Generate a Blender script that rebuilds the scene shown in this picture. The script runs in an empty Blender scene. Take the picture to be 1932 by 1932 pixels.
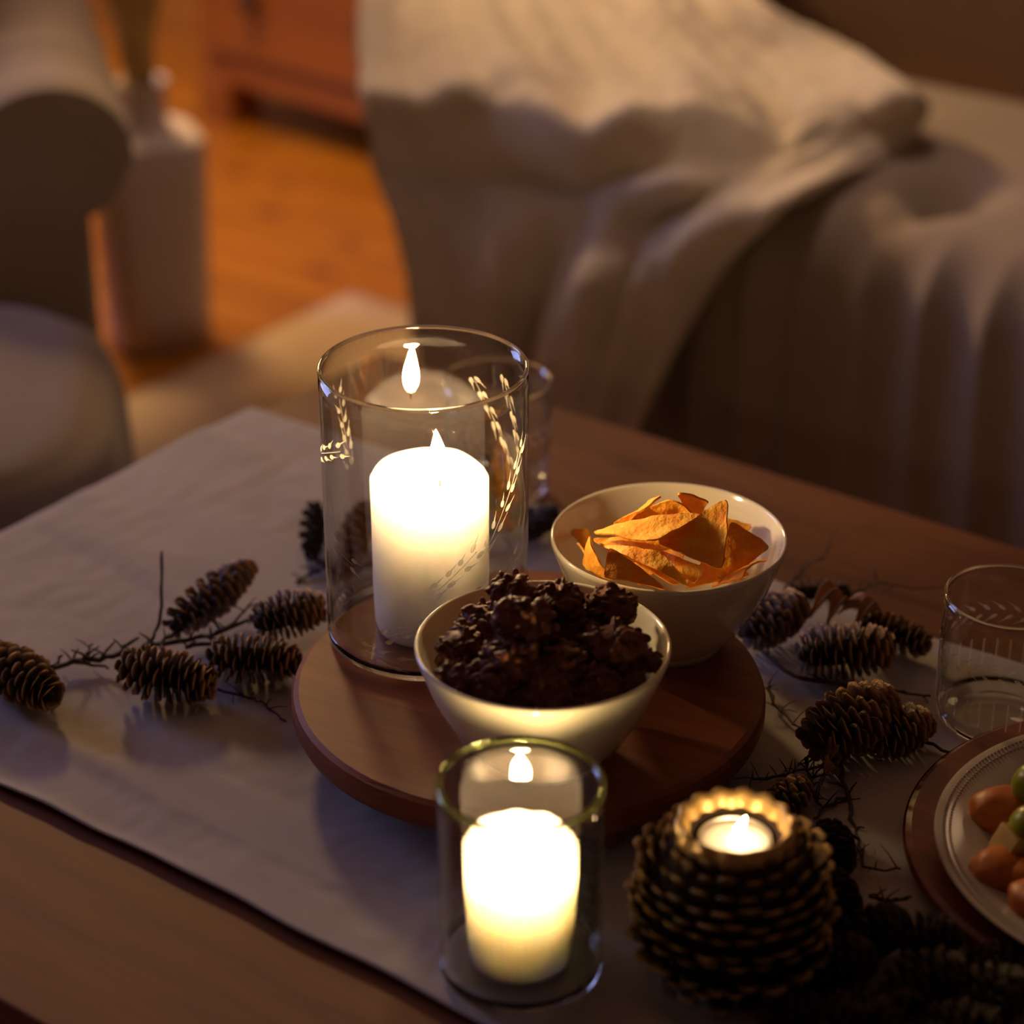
import bpy, bmesh, math, random
from math import sin, cos, pi, radians, sqrt, atan2
from mathutils import Vector, Matrix, noise
random.seed(7)
sc = bpy.context.scene
COL = sc.collection

# ------------------------------------------------------------------ camera, world, lights, exposure
F = 4400.0; PITCH = radians(27.3); CAMZ = 1.285
cd = bpy.data.cameras.new('camera'); cam = bpy.data.objects.new('camera', cd); COL.objects.link(cam)
cam.location = (0, 0, CAMZ); cam.rotation_euler = (pi/2-PITCH, 0, 0)
cd.sensor_fit = 'HORIZONTAL'; cd.sensor_width = 36; cd.lens = F/1932*36
cd.clip_start = .05; cd.clip_end = 50
cd.dof.use_dof = True; cd.dof.focus_distance = 1.47; cd.dof.aperture_fstop = 3.0; cd.dof.aperture_blades = 9
sc.camera = cam
sc.view_settings.view_transform = 'Standard'; sc.view_settings.look = 'None'
sc.view_settings.gamma = 1; sc.view_settings.use_curve_mapping = False
sc.view_settings.exposure = 0.0
try:
    cy = sc.cycles
    cy.use_denoising = True; cy.transparent_max_bounces = 32; cy.max_bounces = 12; cy.transmission_bounces = 12
    cy.glossy_bounces = 6; cy.diffuse_bounces = 3; cy.sample_clamp_indirect = 6; cy.blur_glossy = .3
except Exception: pass
w = bpy.data.worlds.new('world'); sc.world = w; w.use_nodes = True
w.node_tree.nodes['Background'].inputs[0].default_value = (1, .66, .45, 1)
w.node_tree.nodes['Background'].inputs[1].default_value = .02

def light(name, kind, loc, col, power, target=None, size=.2, size_y=None):
    d = bpy.data.lights.new(name, kind); d.color = col; d.energy = power
    if kind == 'AREA':
        d.shape = 'RECTANGLE'; d.size = size; d.size_y = size_y or size
    else: d.shadow_soft_size = size
    o = bpy.data.objects.new(name, d); COL.objects.link(o); o.location = loc
    if target: o.rotation_euler = (Vector(target)-Vector(loc)).to_track_quat('-Z', 'Y').to_euler()
    return o
# warm lamp of the room (left behind), dusk window (left); plus two added fills for sofa and throw
light('room_lamp', 'POINT', (-.72, 3.5, 1.42), (1, .62, .27), 76, size=.14)
light('sofa_seat_fill', 'POINT', (1.2, 3.0, 1.7), (1, .60, .33), 2.5, size=.15)  # weak unseen fill added at the right back to lift the sofa seat
light('window_light', 'AREA', (-2.86, 3.36, 1.5), (.38, .45, 1), 36, (-2.86+.804, 3.36-.595, 1.38), 1.1, 1.15)

sp_ = light('throw_fill_spot', 'SPOT', (.22, 2.85, 2.1), (1, .76, .62), 20, (.12, 2.55, .5), .12)  # unseen spot added above the sofa to brighten the throw, cone kept off the table
sp_.data.spot_size = radians(64); sp_.data.spot_blend = .7
# ------------------------------------------------------------------ helpers
_s, _c = sin(PITCH), cos(PITCH)
def ray(px, py):
    x = (px-966)/F; y = -(py-966)/F
    return Vector((x, _c+y*_s, -_s+y*_c))
def at(px, py, z):                       # point of the horizontal plane z under a pixel
    d = ray(px, py); return Vector((0, 0, CAMZ))+d*((z-CAMZ)/d.z)
AX = radians(-36.5)
UU = Vector((cos(AX), sin(AX), 0)); VV = Vector((-sin(AX), cos(AX), 0))
def at_v(px, py, v):                     # point of the vertical plane v = const (room axes)
    d = ray(px, py); return Vector((0, 0, CAMZ))+d*(v/d.dot(VV))
def at_y(px, py, y):
    d = ray(px, py); return Vector((0, 0, CAMZ))+d*(y/d.y)
def W(u, v, z): return UU*u+VV*v+Vector((0, 0, z))
def tag(o, label=None, cat=None, group=None, kind=None):
    for k, val in (('label', label), ('category', cat), ('group', group), ('kind', kind)):
        if val: o[k] = val
    return o
def empty(name, loc=(0, 0, 0), rz=0, label=None, cat=None, group=None, kind=None):
    o = bpy.data.objects.new(name, None); COL.objects.link(o)
    o.location = loc; o.rotation_euler = (0, 0, rz); o.empty_display_size = .02
    return tag(o, label, cat, group, kind)
def WM(o):
    m = o.matrix_basis.copy()
    return WM(o.parent) @ m if o.parent else m
class MB:
    def __init__(s): s.v = []; s.f = []
    def add(s, vs, fs):
        n = len(s.v); s.v += [Vector(p) for p in vs]; s.f += [tuple(i+n for i in f) for f in fs]; return s
    def box(s, a, b):
        x0, y0, z0 = a; x1, y1, z1 = b
        return s.add([(x0,y0,z0),(x1,y0,z0),(x1,y1,z0),(x0,y1,z0),(x0,y0,z1),(x1,y0,z1),(x1,y1,z1),(x0,y1,z1)],
                     [(0,3,2,1),(4,5,6,7),(0,1,5,4),(1,2,6,5),(2,3,7,6),(3,0,4,7)])
    def lathe(s, prof, seg=48, c=(0, 0), closed=False, fn=None):
        vs = []; fs = []; n = len(prof)
        for k in range(seg):
            a = 2*pi*k/seg
            for j, (r, z) in enumerate(prof):
                p = Vector((c[0]+r*cos(a), c[1]+r*sin(a), z))
                if fn: p = fn(p, a, j)
                vs.append(p)
        for k in range(seg):
            k2 = (k+1) % seg
            for j in range(n if closed else n-1):
                j2 = (j+1) % n
                fs.append((k*n+j, k2*n+j, k2*n+j2, k*n+j2))
        return s.add(vs, fs)
    def tube(s, pts, rad, seg=6):
        pts = [Vector(p) for p in pts]; n = len(pts); vs = []; fs = []
        if not hasattr(rad, '__len__'): rad = [rad]*n
        ref = Vector((.13, .21, 1)).normalized()
        for i, p in enumerate(pts):
            t = (pts[min(i+1, n-1)]-pts[max(i-1, 0)]).normalized()
            a = t.cross(ref)
            if a.length < .05: a = t.cross(Vector((1, 0, 0)))
            a.normalize(); b = t.cross(a)
            for k in range(seg): vs.append(p+(a*cos(2*pi*k/seg)+b*sin(2*pi*k/seg))*rad[i])
        for i in range(n-1):
            for k in range(seg):
                k2 = (k+1) % seg; fs.append((i*seg+k, i*seg+k2, (i+1)*seg+k2, (i+1)*seg+k))
        fs.append(tuple(range(seg))[::-1]); fs.append(tuple((n-1)*seg+k for k in range(seg)))
        return s.add(vs, fs)
    def grid(s, fn, nu, nv, wrap=False):
        vs = [fn(i/nu, j/nv) for i in range(nu if wrap else nu+1) for j in range(nv+1)]
        m = nu if wrap else nu+1
        fs = [(i*(nv+1)+j, ((i+1) % m)*(nv+1)+j, ((i+1) % m)*(nv+1)+j+1, i*(nv+1)+j+1) for i in range(nu) for j in range(nv)]
        return s.add(vs, fs)
    def ball(s, c, r, sub=2, fn=None):
        bm = bmesh.new(); bmesh.ops.create_icosphere(bm, subdivisions=sub, radius=1)
        c = Vector(c); rr = Vector(r) if hasattr(r, '__len__') else Vector((r, r, r))
        vs = []
        for v in bm.verts:
            p = v.co.copy()
            if fn: p = fn(p)
            vs.append(Vector((p.x*rr.x, p.y*rr.y, p.z*rr.z))+c)
        fs = [tuple(v.index for v in f.verts) for f in bm.faces]; bm.free()
        return s.add(vs, fs)
    def mesh(s, name):
        me = bpy.data.meshes.new(name); me.from_pydata([tuple(p) for p in s.v], [], s.f); me.update(); return me
def put(name, mb, mat, parent=None, world=False, smooth=True, bevel=0, solid=0, sub=0, norm=False):
    if isinstance(mb, MB):
        if world and parent:
            mi = WM(parent).inverted(); mb.v = [mi @ p for p in mb.v]
        me = mb.mesh(name)
    else: me = mb
    if norm:
        bm = bmesh.new(); bm.from_mesh(me); bmesh.ops.recalc_face_normals(bm, faces=bm.faces); bm.to_mesh(me); bm.free()
    if mat and not me.materials: me.materials.append(mat)
    if smooth: me.polygons.foreach_set('use_smooth', [True]*len(me.polygons))
    o = bpy.data.objects.new(name, me); COL.objects.link(o)
    if parent: o.parent = parent
    if solid:
        m = o.modifiers.new('t', 'SOLIDIFY'); m.thickness = solid; m.offset = 0
    if bevel:
        m = o.modifiers.new('b', 'BEVEL'); m.width = bevel; m.segments = 3; m.limit_method = 'ANGLE'; m.angle_limit = radians(40)
        m.harden_normals = False
    if sub:
        m = o.modifiers.new('s', 'SUBSURF'); m.levels = sub; m.render_levels = sub
    return o
def dup(o, parent=None):
    c = o.copy(); COL.objects.link(c); c.parent = parent
    for ch in list(o.children): dup(ch, c)
    return c

# ------------------------------------------------------------------ materials
def newmat(name):
    m = bpy.data.materials.new(name); m.use_nodes = True
    nt = m.node_tree; b = nt.nodes.get('Principled BSDF'); return m, nt, b
def L(nt, a, b): nt.links.new(a, b)
def N(nt, t, **kw):
    n = nt.nodes.new(t)
    for k, v in kw.items(): setattr(n, k, v)
    return n
def coords(nt, scale=(1, 1, 1), kind='Object', rot=(0, 0, 0)):
    tc = N(nt, 'ShaderNodeTexCoord'); mp = N(nt, 'ShaderNodeMapping')
    mp.inputs['Scale'].default_value = scale; mp.inputs['Rotation'].default_value = rot
    L(nt, tc.outputs[kind], mp.inputs[0]); return mp.outputs[0]
def ramp(nt, fac, stops):
    r = N(nt, 'ShaderNodeValToRGB'); e = r.color_ramp.elements
    while len(e) < len(stops): e.new(.5)
    for el, (p, c) in zip(e, stops): el.position = p; el.color = (*c, 1)
    L(nt, fac, r.inputs[0]); return r.outputs[0]
def noise_n(nt, vec, scale, detail=4, rough=.55):
    n = N(nt, 'ShaderNodeTexNoise'); n.inputs['Scale'].default_value = scale; n.inputs['Detail'].default_value = detail
    n.inputs['Roughness'].default_value = rough; L(nt, vec, n.inputs['Vector']); return n.outputs['Fac']
def bump(nt, b, h, strength=.3, dist=.002):
    n = N(nt, 'ShaderNodeBump'); n.inputs['Strength'].default_value = strength; n.inputs['Distance'].default_value = dist
    L(nt, h, n.inputs['Height']); L(nt, n.outputs[0], b.inputs['Normal'])
def plain(name, c1, c2=None, rough=.6, scale=20, bs=.2, bd=.002, metal=0, sheen=0, spec=None, bscale=None):
    m, nt, b = newmat(name); v = coords(nt)
    f = noise_n(nt, v, scale); c2 = c2 or tuple(x*.85 for x in c1)
    L(nt, ramp(nt, f, [(.3, c2), (.7, c1)]), b.inputs['Base Color'])
    b.inputs['Roughness'].default_value = rough; b.inputs['Metallic'].default_value = metal
    if sheen: b.inputs['Sheen Weight'].default_value = sheen
    if spec is not None: b.inputs['Specular IOR Level'].default_value = spec
    if bs: bump(nt, b, noise_n(nt, v, bscale or scale*4), bs, bd)
    return m
def wood(name, dark, mid, lite, rough=.45, along=(1, 14, 14), scale=3.0, knots=True, vary=.12, bs=.15, rot=(0, 0, 0), spec=.5):
    m, nt, b = newmat(name)
    oi = N(nt, 'ShaderNodeObjectInfo')
    v0 = coords(nt, along, rot=rot)
    ad = N(nt, 'ShaderNodeVectorMath', operation='ADD'); sc2 = N(nt, 'ShaderNodeMath', operation='MULTIPLY'); sc2.inputs[1].default_value = 37
    L(nt, oi.outputs['Random'], sc2.inputs[0]); L(nt, v0, ad.inputs[0]); L(nt, sc2.outputs[0], ad.inputs[1]); v = ad.outputs[0]
    f = noise_n(nt, v, scale, 6, .6)
    col = ramp(nt, f, [(.25, dark), (.5, mid), (.75, lite)])
    if knots:
        vo = N(nt, 'ShaderNodeTexVoronoi'); vo.inputs['Scale'].default_value = 5
        L(nt, coords(nt, (1, 2.2, 2.2)), vo.inputs['Vector'])
        k = ramp(nt, vo.outputs['Distance'], [(.05, (.12, .09, .08)), (.2, (1, 1, 1))])
        mx = N(nt, 'ShaderNodeMix', data_type='RGBA', blend_type='MULTIPLY'); mx.inputs[0].default_value = .85
        L(nt, col, mx.inputs[6]); L(nt, k, mx.inputs[7]); col = mx.outputs[2]
    hv = N(nt, 'ShaderNodeHueSaturation')
    mr = N(nt, 'ShaderNodeMapRange'); mr.inputs[3].default_value = 1-vary; mr.inputs[4].default_value = 1+vary
    L(nt, oi.outputs['Random'], mr.inputs[0]); L(nt, mr.outputs[0], hv.inputs['Value']); L(nt, col, hv.inputs['Color'])
    L(nt, hv.outputs[0], b.inputs['Base Color']); b.inputs['Roughness'].default_value = rough; b.inputs['Specular IOR Level'].default_value = spec
    bump(nt, b, f, bs, .001); return m
def fabric(name, c1, c2, scale=400, rough=.95, fold=12, bs=.5, bd=.001, sheen=.2):
    m, nt, b = newmat(name); v = coords(nt)
    L(nt, ramp(nt, noise_n(nt, v, fold, 5), [(.3, c2), (.7, c1)]), b.inputs['Base Color'])
    b.inputs['Roughness'].default_value = rough; b.inputs['Sheen Weight'].default_value = sheen
    b.inputs['Specular IOR Level'].default_value = .2
    a1 = N(nt, 'ShaderNodeTexWave', bands_direction='X'); a1.inputs['Scale'].default_value = scale; L(nt, v, a1.inputs[0]); a1.inputs['Distortion'].default_value = 1
    a2 = N(nt, 'ShaderNodeTexWave', bands_direction='Y'); a2.inputs['Scale'].default_value = scale; L(nt, v, a2.inputs[0]); a2.inputs['Distortion'].default_value = 1
    ad = N(nt, 'ShaderNodeMath', operation='ADD'); L(nt, a1.outputs['Fac'], ad.inputs[0]); L(nt, a2.outputs['Fac'], ad.inputs[1])
    ad2 = N(nt, 'ShaderNodeMath', operation='ADD'); L(nt, ad.outputs[0], ad2.inputs[0]); L(nt, noise_n(nt, v, scale*.3), ad2.inputs[1])
    bump(nt, b, ad2.outputs[0], bs, bd); return m
def glass(name, col=(1, 1, 1), rough=0, ior=1.5):
    m, nt, b = newmat(name); nt.nodes.remove(b)
    g = N(nt, 'ShaderNodeBsdfGlass'); g.inputs[0].default_value = (*col, 1); g.inputs['Roughness'].default_value = rough; g.inputs['IOR'].default_value = ior
    L(nt, g.outputs[0], nt.nodes['Material Output'].inputs[0]); return m
def thin_glass(name, tint=(.97, .98, .95), boost=1.0):      # straight-through pane with the mirror share of real glass on each face
    m, nt, b = newmat(name); nt.nodes.remove(b)
    geo = N(nt, 'ShaderNodeNewGeometry'); mr = N(nt, 'ShaderNodeMapRange')
    mr.inputs[3].default_value = 1.5; mr.inputs[4].default_value = 1/1.5
    L(nt, geo.outputs['Backfacing'], mr.inputs[0])
    fr = N(nt, 'ShaderNodeFresnel'); L(nt, mr.outputs[0], fr.inputs[0])
    mu = N(nt, 'ShaderNodeMath', operation='MULTIPLY'); mu.use_clamp = True; mu.inputs[1].default_value = boost; L(nt, fr.outputs[0], mu.inputs[0])
    t = N(nt, 'ShaderNodeBsdfTransparent'); t.inputs[0].default_value = (*tint, 1)
    g = N(nt, 'ShaderNodeBsdfGlossy'); g.inputs['Roughness'].default_value = .0
    mx = N(nt, 'ShaderNodeMixShader'); L(nt, mu.outputs[0], mx.inputs[0]); L(nt, t.outputs[0], mx.inputs[1]); L(nt, g.outputs[0], mx.inputs[2])
    L(nt, mx.outputs[0], nt.nodes['Material Output'].inputs[0]); return m

M = {}
M['table'] = wood('oiled_pine_table', (.06, .017, .004), (.15, .046, .011), (.21, .072, .020), .6, (1, 9, 9), 3, True, .10, spec=.25)
M['tray'] = wood('acacia_tray', (.17, .044, .016), (.24, .066, .025), (.31, .088, .030), .48, (1.5, 14, 14), 6, False, .10, .06, spec=.3)
M['board'] = wood('dark_board', (.10, .022, .009), (.17, .04, .016), (.25, .065, .028), .42, (1.5, 14, 14), 6, False, .25)
M['floor'] = wood('orange_floor', (.26, .08, .003), (.36, .125, .005), (.44, .17, .012), .42, (1, 10, 10), 2, True, .14)
M['cabinet'] = wood('red_cabinet', (.20, .055, .003), (.28, .085, .005), (.34, .11, .01), .45, (1, 8, 8), 2, False, .08)
M['runner'] = fabric('grey_linen', (.47, .42, .40), (.39, .355, .34), 420, fold=9, bs=.3, bd=.00018, sheen=.1)
M['throw'] = fabric('cream_knit', (.84, .73, .58), (.74, .62, .47), 60, fold=20, bs=.5, bd=.0012, sheen=.3)
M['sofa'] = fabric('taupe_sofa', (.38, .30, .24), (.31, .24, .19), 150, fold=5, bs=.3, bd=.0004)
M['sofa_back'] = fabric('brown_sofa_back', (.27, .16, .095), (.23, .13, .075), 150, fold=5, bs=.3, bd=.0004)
M['chair'] = fabric('beige_chair', (.37, .29, .23), (.31, .24, .19), 150, fold=5, bs=.3, bd=.0004)
M['stool'] = fabric('taupe_footstool', (.22, .165, .135), (.18, .135, .11), 150, fold=5, bs=.3, bd=.0004)
M['rug'] = fabric('beige_rug', (.60, .45, .32), (.52, .38, .27), 90, fold=8, bs=.4, bd=.0008)
M['wall'] = plain('plaster', (.34, .25, .17), rough=.9, scale=3)
M['vase'] = plain('vase_ceramic', (.62, .54, .51), (.56, .48, .46), .5, 8)
M['grass'] = plain('dried_grass', (.85, .62, .26), (.6, .42, .15), .8, 30)
M['dark'] = plain('dark_wood', (.03, .015, .01), rough=.8)  # near-black brown for legs, knobs and the slab under the planks
M['wax'] = None
M['glass'] = thin_glass('clear_glass_wall', (.975, .98, .96), 1.4)
M['glass2'] = thin_glass('greenish_glass_wall', (.93, .94, .87), 1.9)
M['rim'] = glass('clear_rim', (.97, .98, .92))
M['rim2'] = glass('green_rim', (.82, .9, .6))
M['solid'] = glass('clear_solid_glass', (.98, .98, .97))
M['etch'] = None

def wax(name, base=(.93, .86, .76), rad=(1, .62, .36), scale=.02):
    m, nt, b = newmat(name)
    b.inputs['Base Color'].default_value = (*base, 1); b.inputs['Roughness'].default_value = .45
    b.inputs['Subsurface Weight'].default_value = 1; b.inputs['Subsurface Radius'].default_value = rad
    b.inputs['Subsurface Scale'].default_value = scale
    bump(nt, b, noise_n(nt, coords(nt), 60), .1, .001); return m
M['wax'] = wax('ivory_wax', (.985, .93, .89), (1, 1, 1), .033)
M['wax2'] = wax('cream_wax', (.985, .90, .84), (1, 1, 1), .022)
def etch():
    m, nt, b = newmat('frosted_etching'); nt.nodes.remove(b)
    d = N(nt, 'ShaderNodeBsdfDiffuse'); d.inputs[0].default_value = (.75, .69, .58, 1)
    t = N(nt, 'ShaderNodeBsdfTranslucent'); t.inputs[0].default_value = (.75, .69, .58, 1)
    tr = N(nt, 'ShaderNodeBsdfTransparent')
    a = N(nt, 'ShaderNodeMixShader'); a.inputs[0].default_value = .5; L(nt, d.outputs[0], a.inputs[1]); L(nt, t.outputs[0], a.inputs[2])
    c = N(nt, 'ShaderNodeMixShader'); c.inputs[0].default_value = .62; L(nt, a.outputs[0], c.inputs[1]); L(nt, tr.outputs[0], c.inputs[2])
    L(nt, c.outputs[0], nt.nodes['Material Output'].inputs[0]); return m
M['etch'] = etch()
def flame_mat(name, strength):
    m, nt, b = newmat(name); nt.nodes.remove(b)
    tc = N(nt, 'ShaderNodeTexCoord'); sp = N(nt, 'ShaderNodeSeparateXYZ'); L(nt, tc.outputs['Generated'], sp.inputs[0])
    col = ramp(nt, sp.outputs['Z'], [(0, (1, .35, .1)), (.25, (1, .66, .32)), (1, (1, .72, .40))])
    e = N(nt, 'ShaderNodeEmission'); e.inputs[1].default_value = strength; L(nt, col, e.inputs[0])
    t = N(nt, 'ShaderNodeBsdfTransparent'); ad = N(nt, 'ShaderNodeAddShader'); L(nt, e.outputs[0], ad.inputs[0]); L(nt, t.outputs[0], ad.inputs[1])
    L(nt, ad.outputs[0], nt.nodes['Material Output'].inputs[0]); return m
M['flame'] = flame_mat('candle_flame', 330)
M['flame2'] = flame_mat('short_candle_flame', 800)
M['flame3'] = flame_mat('tealight_flame', 34)
M['wick'] = plain('charred_wick', (.02, .015, .012), rough=.9)
m, nt, b = newmat('cream_glaze'); b.inputs['Base Color'].default_value = (.82, .74, .57, 1); b.inputs['Roughness'].default_value = .12
b.inputs['Coat Weight'].default_value = .5; b.inputs['Coat Roughness'].default_value = .05
wv = N(nt, 'ShaderNodeTexWave', bands_direction='Z'); wv.inputs['Scale'].default_value = 60; L(nt, coords(nt), wv.inputs[0]); bump(nt, b, wv.outputs['Fac'], .12, .0006)
M['glaze'] = m
m, nt, b = newmat('white_plate_glaze'); b.inputs['Base Color'].default_value = (.5, .46, .43, 1); b.inputs['Roughness'].default_value = .1
M['plate'] = m
m, nt, b = newmat('chocolate'); v = coords(nt)
L(nt, ramp(nt, noise_n(nt, v, 70), [(.3, (.085, .030, .017)), (.7, (.20, .078, .046))]), b.inputs['Base Color']); b.inputs['Roughness'].default_value = .5; b.inputs['Specular IOR Level'].default_value = .08
bump(nt, b, noise_n(nt, v, 450), .6, .002); M['choc'] = m
m, nt, b = newmat('orange_chip'); v = coords(nt)
L(nt, ramp(nt, noise_n(nt, v, 90, 5), [(.3, (.95, .31, .008)), (.55, (1, .43, .02)), (.8, (1, .62, .08))]), b.inputs['Base Color']); b.inputs['Roughness'].default_value = .65
b.inputs['Subsurface Weight'].default_value = .15; b.inputs['Subsurface Scale'].default_value = .003
bump(nt, b, noise_n(nt, v, 260, 3), .55, .002); M['chip'] = m
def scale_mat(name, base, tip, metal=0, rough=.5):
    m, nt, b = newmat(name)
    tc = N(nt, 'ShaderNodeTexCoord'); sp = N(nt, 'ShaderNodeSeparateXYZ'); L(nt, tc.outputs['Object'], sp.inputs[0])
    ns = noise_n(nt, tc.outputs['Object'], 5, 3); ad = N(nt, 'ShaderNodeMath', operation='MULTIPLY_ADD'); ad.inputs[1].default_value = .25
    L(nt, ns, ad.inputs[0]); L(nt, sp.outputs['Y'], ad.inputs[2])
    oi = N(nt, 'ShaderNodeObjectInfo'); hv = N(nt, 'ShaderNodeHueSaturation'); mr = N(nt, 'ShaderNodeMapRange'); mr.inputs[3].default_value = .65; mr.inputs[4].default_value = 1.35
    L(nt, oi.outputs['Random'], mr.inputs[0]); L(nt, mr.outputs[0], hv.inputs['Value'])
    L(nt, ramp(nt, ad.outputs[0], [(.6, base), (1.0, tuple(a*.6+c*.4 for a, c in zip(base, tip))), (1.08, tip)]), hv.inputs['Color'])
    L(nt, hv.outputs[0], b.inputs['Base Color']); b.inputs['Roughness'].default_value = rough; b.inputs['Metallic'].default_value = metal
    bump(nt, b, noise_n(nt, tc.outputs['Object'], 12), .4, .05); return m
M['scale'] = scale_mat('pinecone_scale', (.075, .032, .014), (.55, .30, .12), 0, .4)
M['scale_dark'] = scale_mat('dark_pinecone_scale', (.022, .012, .009), (.09, .05, .026), 0, .5)  # near-black brown version of the cone scale colours
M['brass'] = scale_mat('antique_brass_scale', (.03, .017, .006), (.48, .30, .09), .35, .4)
M['brassrim'] = plain('gold_rim', (.75, .52, .2), (.6, .4, .13), .4, 40, metal=.4)
M['core'] = plain('cone_core', (.03, .014, .007), rough=.9)
M['twig'] = plain('twig_bark', (.085, .05, .032), (.045, .026, .018), .8, 90, .6)
M['husk'] = plain('dry_husk', (.5, .26, .11), (.36, .17, .07), .7, 40)

# ------------------------------------------------------------------ room shell
def room(name, kind='structure'): 
    o = empty(name, (0, 0, 0), AX, kind=kind); return o
floor = put('floor', MB().box((-4.5, -1.7, -.06), (2.6, 3.7, -.012)), M['dark'], smooth=False)
floor.rotation_euler = (0, 0, AX); tag(floor, kind='structure')
pm = {}
v0 = -1.69; row = 0
while v0 < 3.65:
    wd = .14; u0 = -4.3 - (row*.37 % .9)
    while u0 < 2.5:
        ln = 1.8
        key = ln
        if key not in pm: pm[key] = MB().box((0, 0, -.02), (ln-.004, wd-.004, 0)).mesh('plank')
        if u0+ln > -4.3 and u0+ln < 2.9 and v0+wd < 3.7:
            p = put('plank', pm[key], M['floor'], floor, smooth=False); p.location = (u0, v0, 0)
        u0 += ln
    v0 += wd; row += 1
def shell(name, mb, mat=None):
    o = put(name, mb, mat or M['wall'], smooth=False); o.rotation_euler = (0, 0, AX); return tag(o, kind='structure')
shell('ceiling', MB().box((-4.5, -1.8, 2.6), (2.6, 3.8, 2.7)))
shell('wall_front', MB().box((-4.5, -1.8, -.06), (2.6, -1.7, 2.6)))
shell('wall_right', MB().box((2.5, -1.7, -.06), (2.6, 3.7, 2.6)))
shell('wall_left', MB().box((-4.5, -1.7, -.06), (-4.4, .4, 2.6)).box((-4.5, 1.6, -.06), (-4.4, 3.7, 2.6)).box((-4.5, .4, -.06), (-4.4, 1.6, .9)).box((-4.5, .4, 2.12), (-4.4, 1.6, 2.6)))
wn = empty('window_1', (0, 0, 0), AX, kind='structure')
put('frame', MB().box((-4.47, .4, .9), (-4.41, .46, 2.12)).box((-4.47, 1.54, .9), (-4.41, 1.6, 2.12)).box((-4.47, .46, .9), (-4.41, 1.54, .96)).box((-4.47, .46, 2.06), (-4.41, 1.54, 2.12)).box((-4.465, .98, .96), (-4.415, 1.02, 2.06)), M['vase'], wn, smooth=False)
for v_ in (.46, 1.02): put('pane', MB().box((-4.445, v_, .96), (-4.441, v_+.52, 2.06)), M['glass'], wn, smooth=False)
wb = put('wall_back', MB().box((-4.5, 3.7, -.06), (2.6, 3.8, 2.6)), M['wall'], smooth=False); wb.rotation_euler = (0, 0, AX); tag(wb, kind='structure')
bb = put('baseboard_back', MB().box((-4.4, 3.68, 0), (2.5, 3.7, .09)), M['vase'], smooth=False, bevel=.004); bb.rotation_euler = (0, 0, AX); tag(bb, kind='structure')

# rug
rg = put('rug', MB().grid(lambda a, b_: Vector((-2.06+2.9*a, .1+2.29*b_, .012+.0015*noise.noise(Vector((a*30, b_*30, 0))))), 60, 50), M['rug'], smooth=True, solid=.012)
rg.rotation_euler = (0, 0, AX); tag(rg, 'flat beige woven rug lying under the coffee table on the orange floorboards', 'rug')

# cabinet
cab = empty('wooden_cabinet', W(-2.84, 2.90, 0), AX-radians(5), 'low orange-brown wooden cabinet with round knobs, standing behind the cream throw', 'cabinet')
put('body', MB().box((0, 0.012, .085), (1.12, .45, .86)), M['cabinet'], cab, smooth=False, bevel=.006)
put('top', MB().box((-.02, -.015, .86), (1.14, .46, .885)), M['cabinet'], cab, smooth=False, bevel=.006)
for k, x in enumerate((0.0, 1.04)):
    for y in (.0, .37): put('leg', MB().box((x, y, 0), (x+.08, y+.08, .087)), M['cabinet'], cab, smooth=False, bevel=.004)
put('base_rail', MB().box((.08, .005, .08), (1.04, .03, .125)), M['cabinet'], cab, smooth=False, bevel=.003)
for i in range(2):
    for j in range(3):
        x0 = .03+i*.535; z0 = .135+j*.24
        d = put('drawer', MB().box((x0, -.006, z0), (x0+.525, .014, z0+.228)), M['cabinet'], cab, smooth=False, bevel=.005)
        for kx in (.14, .42):
            kn = MB().lathe([(0, .03), (.012, .03), (.02, .022), (.02, .014), (.008, .006), (.008, 0), (0, 0)], 16)
            kn.v = [Vector((p.x+x0+kx, -p.z-.006, p.y+z0+.114)) for p in kn.v]
            put('knob', kn, M['dark'], d)

# ------------------------------------------------------------------ sofa
sofa = empty('sofa', W(-1.64, 2.02, .019), AX, 'taupe upholstered sofa with buttoned seat and pleated front, behind the table', 'sofa')
BUT = [(.60, .17), (1.02, .17), (.81, .37), (1.23, .37), (1.44, .17), (1.65, .37), (1.86, .17), (.39, .37)]
def seat_fn(a, b_):
    # a along u (0..2.2), b from front bottom, up over the rounded edge, back
    u = .02+2.2*a; s = b_*.98
    if s < .25: y = 0; z = .09+s
    elif s < .25+.1257:
        t = (s-.25)/.08; y = .08-.08*cos(t); z = .34+.08*sin(t)
    else: y = .08+(s-.3757); z = .42
    y0, z0 = y, z
    # bulge and button pulls on top
    if z0 > .3:
        k = min(1, (z0-.3)/.12)
        z += .012*sin(pi*min(1, (y)/.5))*k
        for bu, bv in BUT:
            d = sqrt((u-bu)**2+(y-bv)**2); z -= .05*math.exp(-(d/.045)**2)*k
            dx = abs(u-bu); 
            if y < bv and bv < .2: z -= .012*math.exp(-(dx/.025)**2)*k*min(1, max(0, (bv+.05-y)/.1))*min(1, y/.08)
    if s < .40:       # pleats running down the front
        f = min(1, max(0, (.40-s)/.14))
        y += .016*f*(abs(sin(u*pi*15+1.2*noise.noise(Vector((u*3, 2, s*1.5)))))-.5)+.02*f*noise.noise(Vector((u*5, 7, s*2)))
    return Vector((u, y, z))
put('seat', MB().grid(seat_fn, 420, 70), M['sofa'], sofa)
for bu, bv in BUT:
    put('button', MB().ball((bu, bv, .382), (.016, .016, .008), 2), M['sofa'], sofa)
put('plinth', MB().box((0, .02, .04), (2.24, .8, .12)), M['sofa'], sofa, smooth=False, bevel=.01)
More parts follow.
